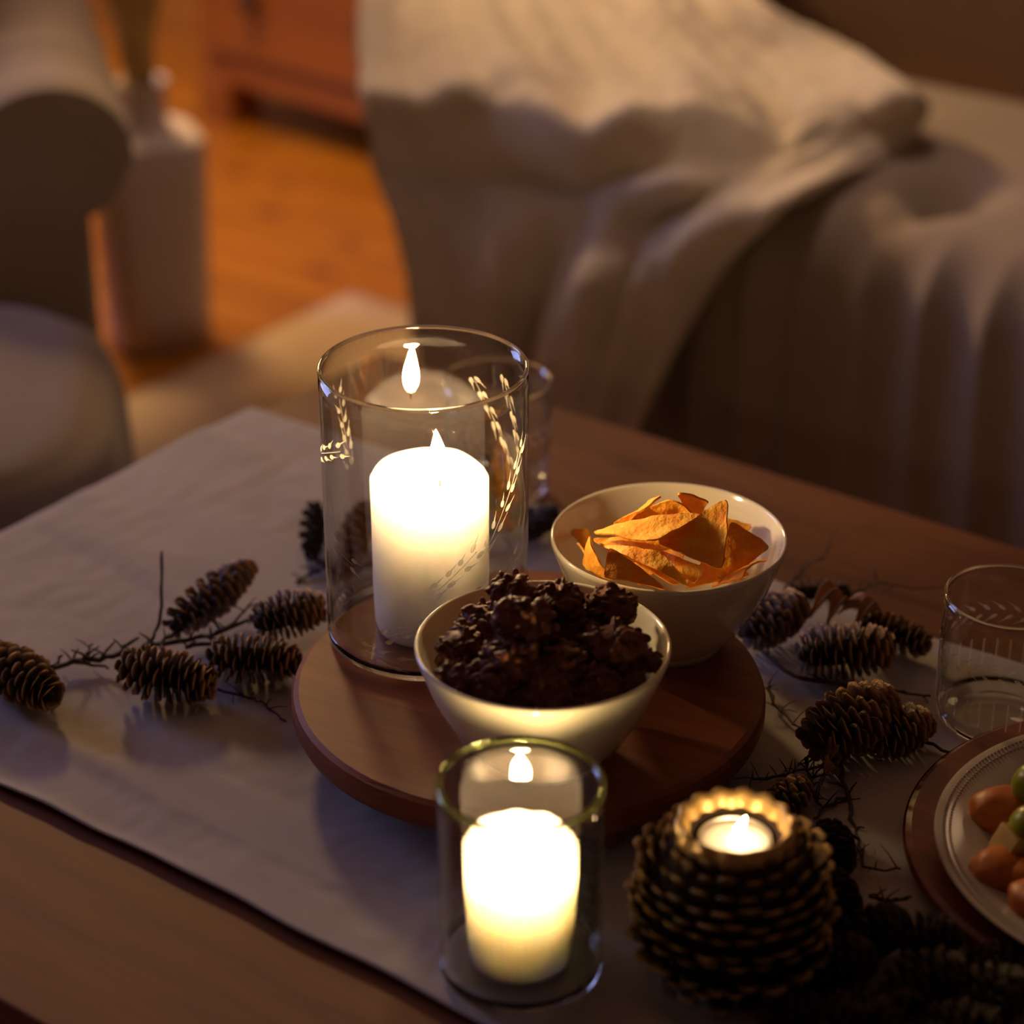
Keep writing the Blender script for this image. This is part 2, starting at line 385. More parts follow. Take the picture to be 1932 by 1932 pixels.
def rbox(x0, y0, z0, x1, y1, z1, r=.05, n=1, amp=0):
    bm = bmesh.new(); bmesh.ops.create_cube(bm, size=1)
    for v in bm.verts: v.co = Vector((x0+(v.co.x+.5)*(x1-x0), y0+(v.co.y+.5)*(y1-y0), z0+(v.co.z+.5)*(z1-z0)))
    bmesh.ops.bevel(bm, geom=bm.edges[:], offset=r, segments=6, profile=.5, affect='EDGES')
    mb = MB(); mb.v = [v.co.copy() for v in bm.verts]; mb.f = [tuple(v.index for v in f.verts) for f in bm.faces]; bm.free(); return mb
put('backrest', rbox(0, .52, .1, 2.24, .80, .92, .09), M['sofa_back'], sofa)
put('arm', rbox(-.03, .03, .1, .20, .82, .44, .07), M['sofa'], sofa)
put('arm', rbox(2.04, .03, .1, 2.27, .82, .55, .07), M['sofa'], sofa)
for x in (.08, 2.1):
    for y in (.08, .7): put('leg', MB().box((x, y, 0), (x+.06, y+.06, .05)), M['dark'], sofa, smooth=False)

# cream throw: control rows interpolated to a draped surface with folds
rows = []
def rz(z, ys, xs): return [at(x, y, z) for x, y in zip(xs, ys)]
def rv(v, ys, xs): return [at_v(x, y, v) for x, y in zip(xs, ys)]
rows.append(rz(.60, [-235]*6, [690, 830, 980, 1120, 1240, 1330]))
rows.append(rz(.585, [-115]*6, [690, 850, 1010, 1160, 1290, 1380]))
rows.append(rz(.56, [10, 5, 0, 0, 5, 10], [682, 870, 1050, 1220, 1360, 1450]))
rows.append(rz(.53, [110, 110, 105, 100, 95, 90], [683, 880, 1090, 1290, 1470, 1600]))
rows.append(rz(.51, [190, 190, 185, 185, 190, 190], [688, 890, 1120, 1350, 1570, 1735]))
rows.append([at_v(700, 262, 1.97), at_v(895, 262, 1.98), at(1120, 265, .50), at(1350, 262, .49), at(1560, 245, .485), at(1742, 215, .475)])
rows.append([at_v(712, 330, 1.97), at_v(905, 330, 1.99), at_v(1090, 335, 2.0), at(1270, 340, .475), at(1440, 320, .47), at(1640, 300, .46)])
rows.append([at_v(730, 400, 1.95), at_v(900, 405, 1.97), at_v(1060, 410, 1.96), at_v(1200, 410, 1.99), at_v(1330, 400, 2.0), at(1480, 385, .465)])
rows.append([at_v(762, 520, 1.95), at_v(895, 520, 1.93), at_v(1030, 520, 1.95), at_v(1140, 520, 1.93), at_v(1240, 510, 1.95), at_v(1350, 500, 1.975)])
rows.append([at_v(782, 650, 1.95), at_v(890, 650, 1.92), at_v(1000, 650, 1.95), at_v(1100, 650, 1.92), at_v(1180, 650, 1.95), at_v(1262, 640, 1.945)])
rows.append([at_v(800, 790, 1.94), at_v(890, 790, 1.90), at_v(990, 790, 1.94), at_v(1070, 790, 1.90), at_v(1140, 790, 1.94), at_v(1195, 790, 1.93)])
rows.append([at_v(812, 900, 1.92), at_v(890, 900, 1.88), at_v(985, 900, 1.92), at_v(1050, 900, 1.88), at_v(1110, 900, 1.92), at_v(1160, 900, 1.91)])
def cr(p, t):
    n = len(p)-1; x = t*n; i = min(int(x), n-1); f = x-i
    a, b_, c, d = p[max(i-1, 0)], p[i], p[i+1], p[min(i+2, n)]
    return .5*((2*b_)+(c-a)*f+(2*a-5*b_+4*c-d)*f*f+(3*b_-a-3*c+d)*f**3)
def throw_fn(a, b_):
    p = cr([cr(r, a) for r in rows], b_)
    hang = max(0, min(1, (b_-.45)/.2))
    dn = -VV*hang+Vector((0, 0, 1))*(1-hang)
    f = .034*noise.noise(Vector((a*5+b_*2.2, b_*2.2-a*1.5, 3)))+.022*noise.noise(Vector((a*13-b_*3, b_*4, 8)))+.018*math.exp(-((b_-.43-.05*a)/.035)**2)-.02*math.exp(-((b_-.53+.03*a)/.04)**2)
    f += hang*.012*sin(a*21+b_*3)+.003*noise.noise(Vector((a*50, b_*60, 1)))
    e = min(a, 1-a)
    if e < .03: f -= .012*(1-e/.03)
    return p+dn*f
th = put('throw_blanket', MB().grid(throw_fn, 150, 190), M['throw'], None, solid=.016)
tag(th, 'cream chunky knitted throw blanket draped over the left end of the sofa', 'blanket')

# ------------------------------------------------------------------ armchair and footstool at the left
A0 = at_y(95, 345, 2.27)
ach = empty('armchair', (A0.x, 2.29, .019), radians(14), 'beige armchair with a rounded scroll arm, at the left edge of the room', 'armchair')
zc = A0.z
def scroll(a, b_):
    # a around section, b along depth
    t = a*2*pi; r = .083
    x = r*cos(t); z = zc+.88*r*sin(t)
    if sin(t) < -.2: x = x*.93
    y = b_*.62
    rib = .006*max(0, sin(b_*26))*(1 if sin(t) > 0 else .3)
    return Vector((x*(1+rib*6), y, z+rib))
arm = MB().grid(scroll, 48, 60, wrap=True)
n0 = len(arm.v)
for (b_, yy) in ((0, -.014), (1, .62)):
    ring = [scroll(i/48, b_) for i in range(48)]; cen = Vector((0, yy, zc))
    arm.add(ring+[cen+(p-cen)*.6+Vector((0, yy*.2 if b_ == 0 else 0, 0)) for p in ring]+[cen], [(i, (i+1) % 48, 48+(i+1) % 48, 48+i) for i in range(48)]+[(48+i, 48+(i+1) % 48, 96) for i in range(48)])
put('arm', arm, M['chair'], ach)
put('arm_panel', rbox(-.10, .0, .08, .035, .60, zc-.02, .02), M['chair'], ach)
put('seat_cushion', rbox(-.72, .0, .28, -.10, .56, .44, .06), M['chair'], ach)
put('seat_base', rbox(-.74, .0, .06, -.09, .62, .29, .02), M['chair'], ach)
put('backrest', rbox(-.80, .56, .08, .02, .80, .95, .08), M['chair'], ach)
a2 = rbox(-.80, .0, .08, -.70, .60, zc+.05, .04); put('arm', a2, M['chair'], ach)
for x in (-.74, -.04):
    for y in (.04, .68): put('leg', MB().lathe([(.014, 0), (.02, .085)], 12, (x, y)), M['dark'], ach)
fs = empty('footstool', (-.66, 1.95, .019), radians(8), 'low grey-beige upholstered footstool in front of the armchair, left of the table', 'footstool')
def fst(a, b_):
    t = a*2*pi; rx, ry = .30, .25
    c = (abs(cos(t))**.55)*(1 if cos(t) > 0 else -1); s = (abs(sin(t))**.55)*(1 if sin(t) > 0 else -1)
    prof = [(.0, .402), (.5, .400), (.86, .392), (.96, .372), (1.0, .335), (1.01, .28), (.98, .235), (.99, .2), (.985, .12), (.98, .05)]
    x = b_*(len(prof)-1); i = min(int(x), len(prof)-2); f = x-i
    r = prof[i][0]*(1-f)+prof[i+1][0]*f; z = prof[i][1]*(1-f)+prof[i+1][1]*f
    return Vector((rx*c*r, ry*s*r, z-.012))
put('cushion', MB().grid(fst, 72, 40, wrap=True), M['stool'], fs)
for x in (-.22, .22):
    for y in (-.2, .2): put('leg', MB().lathe([(.012, 0), (.018, .06)], 12, (x, y)), M['dark'], fs)

# ------------------------------------------------------------------ floor vase with dried grass
VP = at(303, 640, 0)
vase = empty('floor_vase', VP, radians(22), 'tall off-white square floor vase with a narrow neck holding dried grass', 'vase')
def sq(a, r, z):
    t = a*2*pi
    c = (abs(cos(t))**.5)*(1 if cos(t) > 0 else -1); s = (abs(sin(t))**.5)*(1 if sin(t) > 0 else -1)
    m_ = r if True else 0
    return Vector((c*m_, s*m_, z))
vprof = [(.0, .002), (.06, .002), (.066, .01), (.07, .15), (.074, .285), (.072, .298), (.062, .304), (.036, .308), (.031, .32), (.031, .36), (.036, .372), (.034, .374), (.026, .36), (.026, .32), (.0, .3)]
def vfn(a, b_):
    x = b_*(len(vprof)-1); i = min(int(x+1e-6), len(vprof)-2); f = x-i
    r = vprof[i][0]*(1-f)+vprof[i+1][0]*f; z = vprof[i][1]*(1-f)+vprof[i+1][1]*f
    k = 1 if z < .306 and i < 7 else 0
    t = a*2*pi
    if k: return sq(a, r*1.0, z)
    return Vector((cos(t)*r, sin(t)*r, z))
put('body', MB().grid(vfn, 64, (len(vprof)-1)*3, wrap=True), M['vase'], vase)
bun = empty('dried_grass_bunch', VP+Vector((0, 0, .33)), 0, 'bunch of straw-coloured dried grass standing in the off-white floor vase', 'dried grass')
for k in range(64):
    a = random.uniform(0, 2*pi); r0 = random.uniform(0, .018); sp = random.uniform(.02, .19); h = random.uniform(.35, .75)
    p0 = Vector((cos(a)*r0, sin(a)*r0, 0)); pts = []
    for i in range(7):
        t = i/6; pts.append(p0+Vector((cos(a)*sp*t**1.5, sin(a)*sp*t**1.5, h*t)))
    mb = MB().tube(pts, [.0028]*4+[.003, .009, .0015], 5)
    for q in range(3):
        b0 = pts[3+q]; d = Vector((random.uniform(-.05, .05), random.uniform(-.05, .05), .12))
        mb.tube([b0, b0+d*.5, b0+d], [.002, .008, .001], 4)
    put('grass_stem', mb, M['grass'], bun)

# ------------------------------------------------------------------ coffee table and runner
TZ = .45
tab = empty('coffee_table', W(-1.245, .655, 0), AX, 'dark stained wooden plank coffee table under the grey linen runner', 'table')
TL, TWD = 1.40, .828
npl = 5; pw = TWD/npl
for k in range(npl):
    put('plank', MB().box((0, k*pw+.0008, TZ-.032), (TL, (k+1)*pw-.0008, TZ)), M['table'], tab, smooth=False, bevel=.0022)
put('apron', MB().box((.05, .05, TZ-.11), (TL-.05, .075, TZ-.032)), M['table'], tab, smooth=False, bevel=.002)
put('apron', MB().box((.05, TWD-.075, TZ-.11), (TL-.05, TWD-.05, TZ-.032)), M['table'], tab, smooth=False, bevel=.002)
for x in (.05, TL-.075): put('apron', MB().box((x, .075, TZ-.11), (x+.025, TWD-.075, TZ-.032)), M['table'], tab, smooth=False, bevel=.002)
for x in (.04, TL-.11):
    for y in (.04, TWD-.11): put('leg', MB().box((x, y, .0195), (x+.07, y+.07, TZ-.032)), M['table'], tab, smooth=False, bevel=.006)
def hemw(u): return .006*noise.noise(Vector((u*4, 0, 0)))+.003*noise.noise(Vector((u*14, 5, 0)))
def runner_fn(a, b_):
    u = -1.252+1.42*max(0, (a-.1)/.9)
    v = .798+.523*b_
    v += hemw(u)*(1-b_)+hemw(u+9)*b_ - .01*u*(1-b_)*0
    z = TZ+.0026
    wr = max(0, noise.noise(Vector((u*7+v*3, v*5-u*2, 2))))*.006+max(0, noise.noise(Vector((u*5+v*16, v*15-u*3, 5))))*.0045+.0012*abs(noise.noise(Vector((u*40, v*25, 3))))
    ridge = .003*math.exp(-((b_-.105-.02*noise.noise(Vector((u*4, 1, 1))))/.02)**2)
    edge = .0022*math.exp(-((b_-.0)/.012)**2)+.003*max(0, noise.noise(Vector((u*11, 4, 4))))*max(0, 1-b_*14)
    z = min(z+wr+ridge+edge, TZ+.0058)
    if a < .1:
        t = (.1-a)/.1; s = t*.20
        if s < .012: u = -1.252+ -.006*sin(s/.012*pi/2); z = z-.006*(1-cos(s/.012*pi/2))
        else: u = -1.258-.004*sin(v*30); z = z-.006-(s-.012)
    return Vector((u, v, z))
rn = put('table_runner', MB().grid(runner_fn, 440, 170), M['runner'], None)
rn.rotation_euler = (0, 0, AX); m = rn.modifiers.new('t', 'SOLIDIFY'); m.thickness = .0016; m.offset = -1
tag(rn, 'long grey-beige linen runner with a stitched hem lying on the coffee table', 'table runner')

# ------------------------------------------------------------------ round tray
def round_board(name, c, R, zb, th, mat, label, ang, nst, feet=0):
    e = empty(name, (c[0], c[1], TZ if feet else TZ+.002), ang, label, 'tray' if feet else 'board')
    for k in range(nst):
        y0 = -R+2*R*k/nst+.00002; y1 = -R+2*R*(k+1)/nst-.00002
        n = 26; top = []
        for i in range(n+1):
            y = y0+(y1-y0)*i/n; top.append((sqrt(max(0, R*R-y*y)), y))
        prof = [(0, 0), (-.0, .0)]
        out = top+[(-x, y) for x, y in reversed(top)]
        # drop duplicates at the poles
        poly = []
        for p in out:
            if not poly or (Vector(p)-Vector(poly[-1])).length > 1e-5: poly.append(p)
        m_ = MB(); nn = len(poly); vs = []; lev = [(-.007, zb), (-.002, zb+.003), (0, zb+.008), (0, zb+th-.006), (-.0015, zb+th-.002), (-.005, zb+th)]
        for dr, z in lev:
            for x, y in poly:
                q = R+dr; y_ = max(-q, min(q, y)); x_ = sqrt(max(0, q*q-y_*y_))
                vs.append(Vector((x_ if x >= 0 else -x_, y_, z)))
        fs_ = [tuple(reversed(range(nn))), tuple((len(lev)-1)*nn+i for i in range(nn))]
        for j in range(len(lev)-1): fs_ += [(j*nn+i, j*nn+(i+1) % nn, (j+1)*nn+(i+1) % nn, (j+1)*nn+i) for i in range(nn)]
        m_.add(vs, fs_); put('stave', m_, mat, e, smooth=False)
    for k in range(feet):
        a = 2*pi*k/feet+radians(feet_ang)
        x, y = (R-.035)*cos(a), (R-.035)*sin(a)
        put('foot', rbox(x-.017, y-.017, .0065, x+.017, y+.017, zb, .004), mat, e)
    return e
TC = at(997, 1284, .497)
ft = at(1158, 1600, .456)
feet_ang = math.degrees(atan2(ft.y-TC.y, ft.x-TC.x))-(-28)
tray = round_board('round_tray', (TC.x, TC.y), .153, .025, .022, M['tray'], 'round reddish wooden serving tray on short block feet, in the middle of the runner', radians(-28), 7, 3)
TT = TZ+.047

# ------------------------------------------------------------------ candles
def flame(parent, loc, h, r, mat, lean=(0, 0)):
    prof = [(0, 0), (.5, .05), (.85, .16), (1, .3), (.9, .45), (.68, .62), (.4, .8), (.15, .94), (0, 1)]
    f = MB().lathe([(a*r, z*h) for a, z in prof], 12, fn=lambda p, a, j: p+Vector((lean[0], lean[1], 0))*(p.z/h)**1.5*h)
    o = put('flame', f, mat, parent); o.location = loc; return o
def pillar(name, c, zb, r, h, label, matw, matf, well=.010, fl=(0, 0), fh=.03, fr=.0045, lean=(.1, 0), taper=0, rough_rim=.002):
    e = empty(name, (c[0], c[1], zb), 0, label, 'candle')
    pr = [(0, .0), (r*.94-taper, .0), (r-.001-taper, .004), (r-taper*.7, h*.3), (r, h*.7), (r, h-.005), (r-.002, h-.001), (r-.005, h), (r-.009, h-.003), (r-.014, h-well*.8), (r*.4, h-well), (.004, h-well), (0, h-well)]
    prof = []
    for i in range(len(pr)-1):
        nsub = 8 if i in (3, 4) else 2
        for q in range(nsub): t = q/nsub; prof.append((pr[i][0]*(1-t)+pr[i+1][0]*t, pr[i][1]*(1-t)+pr[i+1][1]*t))
    prof.append(pr[-1])
    def fn(p, a, j):
        if p.z > h*.8 and (p.x**2+p.y**2) > (r*.6)**2: p.z += rough_rim*noise.noise(Vector((cos(a)*2.2, sin(a)*2.2, zb*9)))
        k = 1+.008*noise.noise(Vector((cos(a)*1.5, sin(a)*1.5, p.z*18+zb)))
        p.x *= k; p.y *= k; return p
    put('wax_body', MB().lathe(prof, 64, fn=fn), matw, e)
    x, y = fl
    put('wick', MB().tube([(x, y, h-well-.002), (x, y, h-well+.005), (x+.001, y, h-well+.010)], .0009, 6), M['wick'], e)
    flame(e, (x, y, h-well+.005), fh, fr, matf, lean); return e
# hurricane on the tray
GC = at(808, 1192, TT)
GH = .193; GR = .0668
CC = at(815, 1176, TT+.006)
pillar('pillar_candle', (CC.x, CC.y), TT+.0075, .0385, .112, 'tall white lit pillar candle standing inside the large clear glass on the tray', M['wax'], M['flame'], .009, (.007, -.004), .036, .0068, (-.06, .0))
def hurricane(name, c, zb, R, H, th, label, gm, rm, sm, base=.007, flare=0):
    e = empty(name, (c[0], c[1], zb), 0, label, 'candle holder')
    n = 12
    outer = [(R*(1+flare*(i/n)**2), base+.003+(H-base-.003)*i/n) for i in range(n+1)]
    inner = [(r-th, z) for r, z in reversed(outer)]
    put('glass_wall', MB().lathe(outer+inner, 96, closed=True), gm, e, norm=True)
    rt = outer[-1][0]-th/2
    rim = [(rt+(th*.62)*cos(t*pi/5), H+.0004+(th*.62)*sin(t*pi/5)) for t in range(10)]
    put('rim', MB().lathe(rim, 96, closed=True), rm, e, norm=True)
    b = [(0, .0006), (R*.5, .0004), (R*.9, 0), (R*.97, .0008), (R, .004), (R, base+.0026), (R-th, base+.0026), (R-th*1.2, base), (R*.9, base-.0012), (R*.5, base-.0012), (0, base-.0012)]
    put('glass_base', MB().lathe(b, 96), sm, e, norm=True)
    return e
gl = hurricane('glass_hurricane', (GC.x, GC.y), TT, GR, GH, .0022, 'large clear glass candle holder etched with wheat sprigs, standing on the tray', M['glass'], M['rim'], M['solid'])
# etched sprigs, as slightly raised frosted grains on the outer face
def grains(mb, R, th, z, l, w_, ang, r_off=.00035):
    # ellipse with a long awn, wrapped on the cylinder, centre (th, z)
    n = 8; c = []
    pts = []
    for i in range(n):
        t = 2*pi*i/n; a, b_ = l*.5*cos(t), w_*.5*sin(t); pts.append((a, b_))
    ring = [(a*cos(ang)-b_*sin(ang), a*sin(ang)+b_*cos(ang)) for a, b_ in pts]
    def P(a, b_, rr): return Vector(((R+rr)*cos(th+a/R), (R+rr)*sin(th+a/R), z+b_))
    vs = [P(a, b_, .0001) for a, b_ in ring]+[P(a*.8, b_*.8, r_off) for a, b_ in ring]
    fs_ = [(i, (i+1) % n, n+(i+1) % n, n+i) for i in range(n)]+[tuple(range(n, 2*n))]
    mb.add(vs, fs_)
    aw = l*1.6; p0 = (l*.4*cos(ang), l*.4*sin(ang)); p1 = (aw*cos(ang), aw*sin(ang)); q = (-sin(ang)*w_*.16, cos(ang)*w_*.16)
    vs = [P(p0[0]-q[0], p0[1]-q[1], .0002), P(p0[0]+q[0], p0[1]+q[1], .0002), P(p1[0], p1[1], .0002)]
    mb.add(vs, [(0, 1, 2)])
def sprig(parent, R, a0, z0, a1, z1, n, l=.0062, w_=.0034, spread=.45):
    mb = MB(); c0 = atan2(-GC.y, -GC.x)
    for i in range(n):
        t = i/max(1, n-1); th = c0+radians(a0+(a1-a0)*t); z = z0+(z1-z0)*t
        d = atan2(z1-z0, radians(a1-a0)*R)
        for s in (-1, 1):
            grains(mb, R, th-s*sin(d)*.0026/R+random.uniform(-.0012, .0012)/R, z+s*cos(d)*.0026+random.uniform(-.001, .001)+s*.0012, l*random.uniform(.8, 1.15), w_, d+s*spread*random.uniform(.1, 1))
    p = [Vector(((R+.0002)*cos(c0+radians(a0+(a1-a0)*t/8)), (R+.0002)*sin(c0+radians(a0+(a1-a0)*t/8)), z0+(z1-z0)*t/8)) for t in range(9)]
    mb.tube(p, .00022, 4)
    return put('etched_sprig', mb, M['etch'], parent)
sprig(gl, GR, 36, .094, 66, .150, 6)
sprig(gl, GR, -24, .032, 60, .076, 9)
sprig(gl, GR, 5, .068, 28, .092, 4)
sprig(gl, GR, -80, .140, -52, .155, 4)
sprig(gl, GR, -62, .085, -45, .078, 2)
sprig(gl, GR, -38, .018, -16, .014, 3)
sprig(gl, GR, 228, .105, 236, .160, 6)
sprig(gl, GR, 150, .158, 118, .100, 7)
sprig(gl, GR, 128, .165, 112, .120, 5)
# short glass with candle in front
SC_ = at(982, 1822, TZ+.005)
pillar('pillar_candle', (SC_.x, SC_.y+.001), TZ+.0135, .0318, .077, 'short lit cream pillar candle in the small glass at the front of the table', M['wax2'], M['flame2'], .023, (0, .001), .016, .0046, (.05, 0), .002, .004)
sg = hurricane('glass_candle_holder', (SC_.x, SC_.y), TZ+.0055, .0458, .122, .0028, 'small thick greenish glass candle holder in front of the tray on the runner', M['glass2'], M['rim2'], M['solid'])

# ------------------------------------------------------------------ bowls
def bowl(c, label):
    e = put('bowl', MB().lathe([(0, .006), (.022, .006), (.034, .010), (.048, .024), (.062, .046), (.0735, .072), (.0745, .0765), (.0757, .078), (.0770, .077), (.0772, .0745), (.0672, .046), (.053, .019), (.040, .0055), (.0385, .003), (.0385, 0), (.034, 0), (.033, .002), (0, .002)], 96), M['glaze'], norm=True)
    e.location = (c.x, c.y, TT); tag(e, label, 'bowl'); return e
B1 = at(1024, 1210, TT+.078); B2 = at(1262, 1008, TT+.078)
bowl(B1, 'cream glazed bowl full of chocolate clusters, on the front of the tray')
bowl(B2, 'cream glazed bowl full of orange tortilla chips, at the back of the tray')

# chocolate clusters: every one its own clump of coated flakes
CL = [(965, 1125, 44, .592, 'topmost chocolate cluster at the back left, rising above the bowl rim'),
      (1055, 1140, 45, .588, 'chocolate cluster with a pointed tip at the back middle of the bowl'),
      (1150, 1150, 48, .583, 'rough chocolate cluster at the back right of the bowl'),
      (985, 1185, 60, .590, 'largest smooth-topped chocolate cluster in the middle of the heap'),
      (1155, 1228, 58, .577, 'big knobbly chocolate cluster at the right of the heap'),
      (868, 1222, 40, .577, 'small chocolate cluster lying against the left wall of the bowl'),
      (965, 1250, 58, .578, 'chocolate cluster with a raised peak at the front centre of the heap'),
      (1055, 1262, 54, .573, 'chocolate cluster with glossy nubs, right of the front peak'),
      (868, 1280, 36, .571, 'small reddish-lit chocolate cluster at the front left rim'),
      (1226, 1250, 24, .569, 'little chocolate crumb cluster touching the right wall of the bowl'),
      (930, 1290, 46, .570, 'low chocolate cluster at the front left behind the rim'),
      (1035, 1300, 46, .570, 'dark chocolate cluster at the very front behind the rim'),
      (1130, 1292, 42, .568, 'low dark chocolate cluster at the front right behind the rim'),
      (905, 1178, 40, .576, 'chocolate cluster at the back left, below the topmost one'),
      (1085, 1195, 46, .573, 'shadowed chocolate cluster in the gap between the two right-hand lumps')      , (1182, 1282, 34, .566, 'chocolate cluster low at the right, beside the small crumb cluster'),
      (1085, 1306, 38, .562, 'half hidden chocolate cluster low against the front wall of the bowl'),
      (975, 1312, 38, .562, 'half hidden chocolate cluster low at the front left wall of the bowl'),
      (1120, 1180, 40, .562, 'chocolate cluster buried below the back right one'),
      (860, 1250, 34, .560, 'chocolate cluster low at the left between the two small ones')]
for k, (px, py, rp, z, lab) in enumerate(CL):
    p = at(px, py, z); r = rp*1.1/3120
    rnd = random.Random(100+k); mb = MB()
    mb.ball((0, 0, 0), (r*.86, r*.86, r*.72), 3)
    for q in range(95 if rp > 30 else 26):
        d = Vector((rnd.gauss(0, 1), rnd.gauss(0, 1), rnd.gauss(.25, .9))).normalized()
        s = r*rnd.uniform(.09, .22)
        rot = Matrix.Rotation(rnd.uniform(0, 6), 3, Vector((rnd.random(), rnd.random(), rnd.random())).normalized())
        sc3 = Vector((s*rnd.uniform(.8, 2.0), s, s*rnd.uniform(.25, .8)))
        c = Vector((d.x, d.y, d.z*.85))*r*rnd.uniform(.78, 1.02)
        b2 = MB().ball((0, 0, 0), sc3, 2); mb.add([rot @ v_+c for v_ in b2.v], b2.f)
    o = put('chocolate_cluster', mb, M['choc']); o.location = p
    rm_ = o.modifiers.new('r', 'REMESH'); rm_.mode = 'VOXEL'; rm_.voxel_size = .0008; rm_.use_smooth_shade = True
    tag(o, lab, 'chocolate cluster', 'chocolate clusters in the front bowl')

# tortilla chips: three corners each
def chip(cs, lab, sag=.006, seed=0, th=.0013):
    P = [at(*c) for c in cs]
    cen = (P[0]+P[1]+P[2])/3; nrm = (P[1]-P[0]).cross(P[2]-P[0]).normalized()
    if nrm.z < 0: nrm = -nrm
    n = 16; idx = {}; vs = []; fs_ = []
    size = max((P[0]-P[1]).length, (P[1]-P[2]).length)
    for i in range(n+1):
        for j in range(n+1-i):
            a, b_ = i/n, j/n; c = 1-a-b_
            q = P[0]*c+P[1]*a+P[2]*b_
            # round the corners a little
            mx = max(a, b_, c)
            q = q.lerp(cen, .10*max(0, (mx-.84)/.16)**2)
            bow = sag*(1-((q-cen).length/(size*.55))**2)
            q = q+nrm*(bow+.0034*noise.noise(q*45+Vector((seed*5, 0, 0)))+.0010*noise.noise(q*150+Vector((seed, 0, 0))))
            if min(a, b_, c) < .01:
                q = q+(cen-q).normalized()*.0012*noise.noise(q*160+Vector((0, seed, 0)))
            idx[(i, j)] = len(vs); vs.append(q)
    for i in range(n):
        for j in range(n-i):
            fs_.append((idx[(i, j)], idx[(i+1, j)], idx[(i, j+1)]))
            if j < n-i-1: fs_.append((idx[(i+1, j)], idx[(i+1, j+1)], idx[(i, j+1)]))
    e = MB().add([v_-cen for v_ in vs], fs_)
    o = put('tortilla_chip', e, M['chip'], solid=th); o.modifiers.new('e', 'EDGE_SPLIT').split_angle = radians(50); o.location = cen
    tag(o, lab, 'chip', 'tortilla chips in the back bowl')
CH = [
 ([(1112, 1010, .584), (1332, 974, .606), (1238, 1036, .594)], 'broad blistered orange chip lying on top of the heap', .006),
 ([(1150, 988, .584), (1266, 944, .612), (1330, 990, .598)], 'orange chip directly behind the broad top chip', .004),
 ([(1373, 935, .622), (1364, 1078, .585), (1232, 1020, .592)], 'tall orange chip standing at the right with a sharp raised corner', -.004),
 ([(1250, 930, .612), (1168, 1002, .585), (1215, 985, .575)], 'narrow chip edge sticking up at the back left of the heap', .002),
 ([(1276, 932, .612), (1338, 952, .606), (1300, 1000, .580)], 'chip tip poking up behind the top chip near the back rim', .003),
 ([(1148, 1036, .592), (1136, 1094, .580), (1262, 1112, .574)], 'pale blistered chip at the front left against the rim', .005),
 ([(1117, 1008, .586), (1100, 1066, .566), (1160, 1098, .570)], 'folded chip wedged at the left of the heap', .004),
 ([(1122, 1022, .584), (1252, 1046, .586), (1304, 1110, .574)], 'long chip running from the left under the top chip to the front', .005),
 ([(1240, 1036, .580), (1332, 1072, .580), (1310, 1104, .570)], 'small chip lit at its tip below the standing chip', .003),
 ([(1376, 980, .592), (1455, 1034, .577), (1352, 1106, .560)], 'large shaded orange chip leaning against the right wall', .006),
 ([(1450, 1052, .573), (1400, 1098, .571), (1336, 1108, .556)], 'low chip along the front right rim', .004),
 ([(1082, 1026, .572), (1132, 1092, .570), (1112, 1070, .548)], 'thin chip edge standing at the far left inside the rim', .002),
 ([(1070, 1000, .560), (1110, 1000, .560), (1128, 1070, .545)], 'shadowed chip at the left back wall of the bowl', .003),
 ([(1340, 1040, .572), (1420, 1090, .562), (1290, 1112, .560)], 'dark chip lying deep at the front right of the heap', .003),
 ([(1180, 985, .560), (1350, 960, .562), (1270, 1090, .550)], 'chip hidden in the middle under the top chip', .003),
 ([(1140, 1040, .556), (1260, 1060, .560), (1210, 1110, .552)], 'chip lying low under the pale front chip', .003),
 ([(1330, 975, .570), (1420, 990, .570), (1380, 1070, .552)], 'chip lying behind the standing chip near the right back wall', .003),
 ([(1190, 1060, .578), (1330, 1085, .568), (1270, 1114, .566)], 'chip in the front middle touching the rim', .004),
 ([(1112, 1018, .580), (1300, 1020, .580), (1200, 1066, .578)], 'chip filling the gap at the left below the broad top chip', .003),
 ([(1180, 1010, .570), (1240, 960, .580), (1290, 1040, .572)], 'chip standing in the shade at the back behind the top chip', .003),
]
for k, (cs, lab, sag) in enumerate(CH): chip(cs, lab, sag, k)

# ------------------------------------------------------------------ pinecones
def scale_mesh():
    mb = MB(); nu, nv = 5, 5
    def fn(a, b_, s):
        y = b_; wd = .16+.40*sin(min(1, b_*1.15)*pi/2)
        if b_ > .7: wd *= sqrt(max(.02, 1-((b_-.7)/.36)**2))
        x = (a-.5)*2*wd
        z = .12*b_*b_-.10*(a-.5)**2*4*wd + s*(.022+.04*max(0, b_-.55))*(1-.6*abs(a-.5)*2)
        return Vector((x, y, z))
    mb.grid(lambda a, b_: fn(a, b_, 1), nu, nv); n1 = len(mb.v)
    mb.grid(lambda a, b_: fn(a, b_, -1), nu, nv)
    mb.f = mb.f[:nu*nv]+[tuple(reversed(f)) for f in mb.f[nu*nv:]]
    ring = [i*(nv+1) for i in range(nu+1)]+[nu*(nv+1)+j for j in range(1, nv+1)]+[i*(nv+1)+nv for i in range(nu-1, -1, -1)]+[j for j in range(nv-1, 0, -1)]
    for i in range(len(ring)):
        a, b_ = ring[i], ring[(i+1) % len(ring)]; mb.f.append((b_, a, a+n1, b_+n1))
    return mb.mesh('scale')
SM = {}
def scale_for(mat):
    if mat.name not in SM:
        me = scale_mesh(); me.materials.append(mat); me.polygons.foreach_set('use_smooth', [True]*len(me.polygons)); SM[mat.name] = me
    return SM[mat.name]
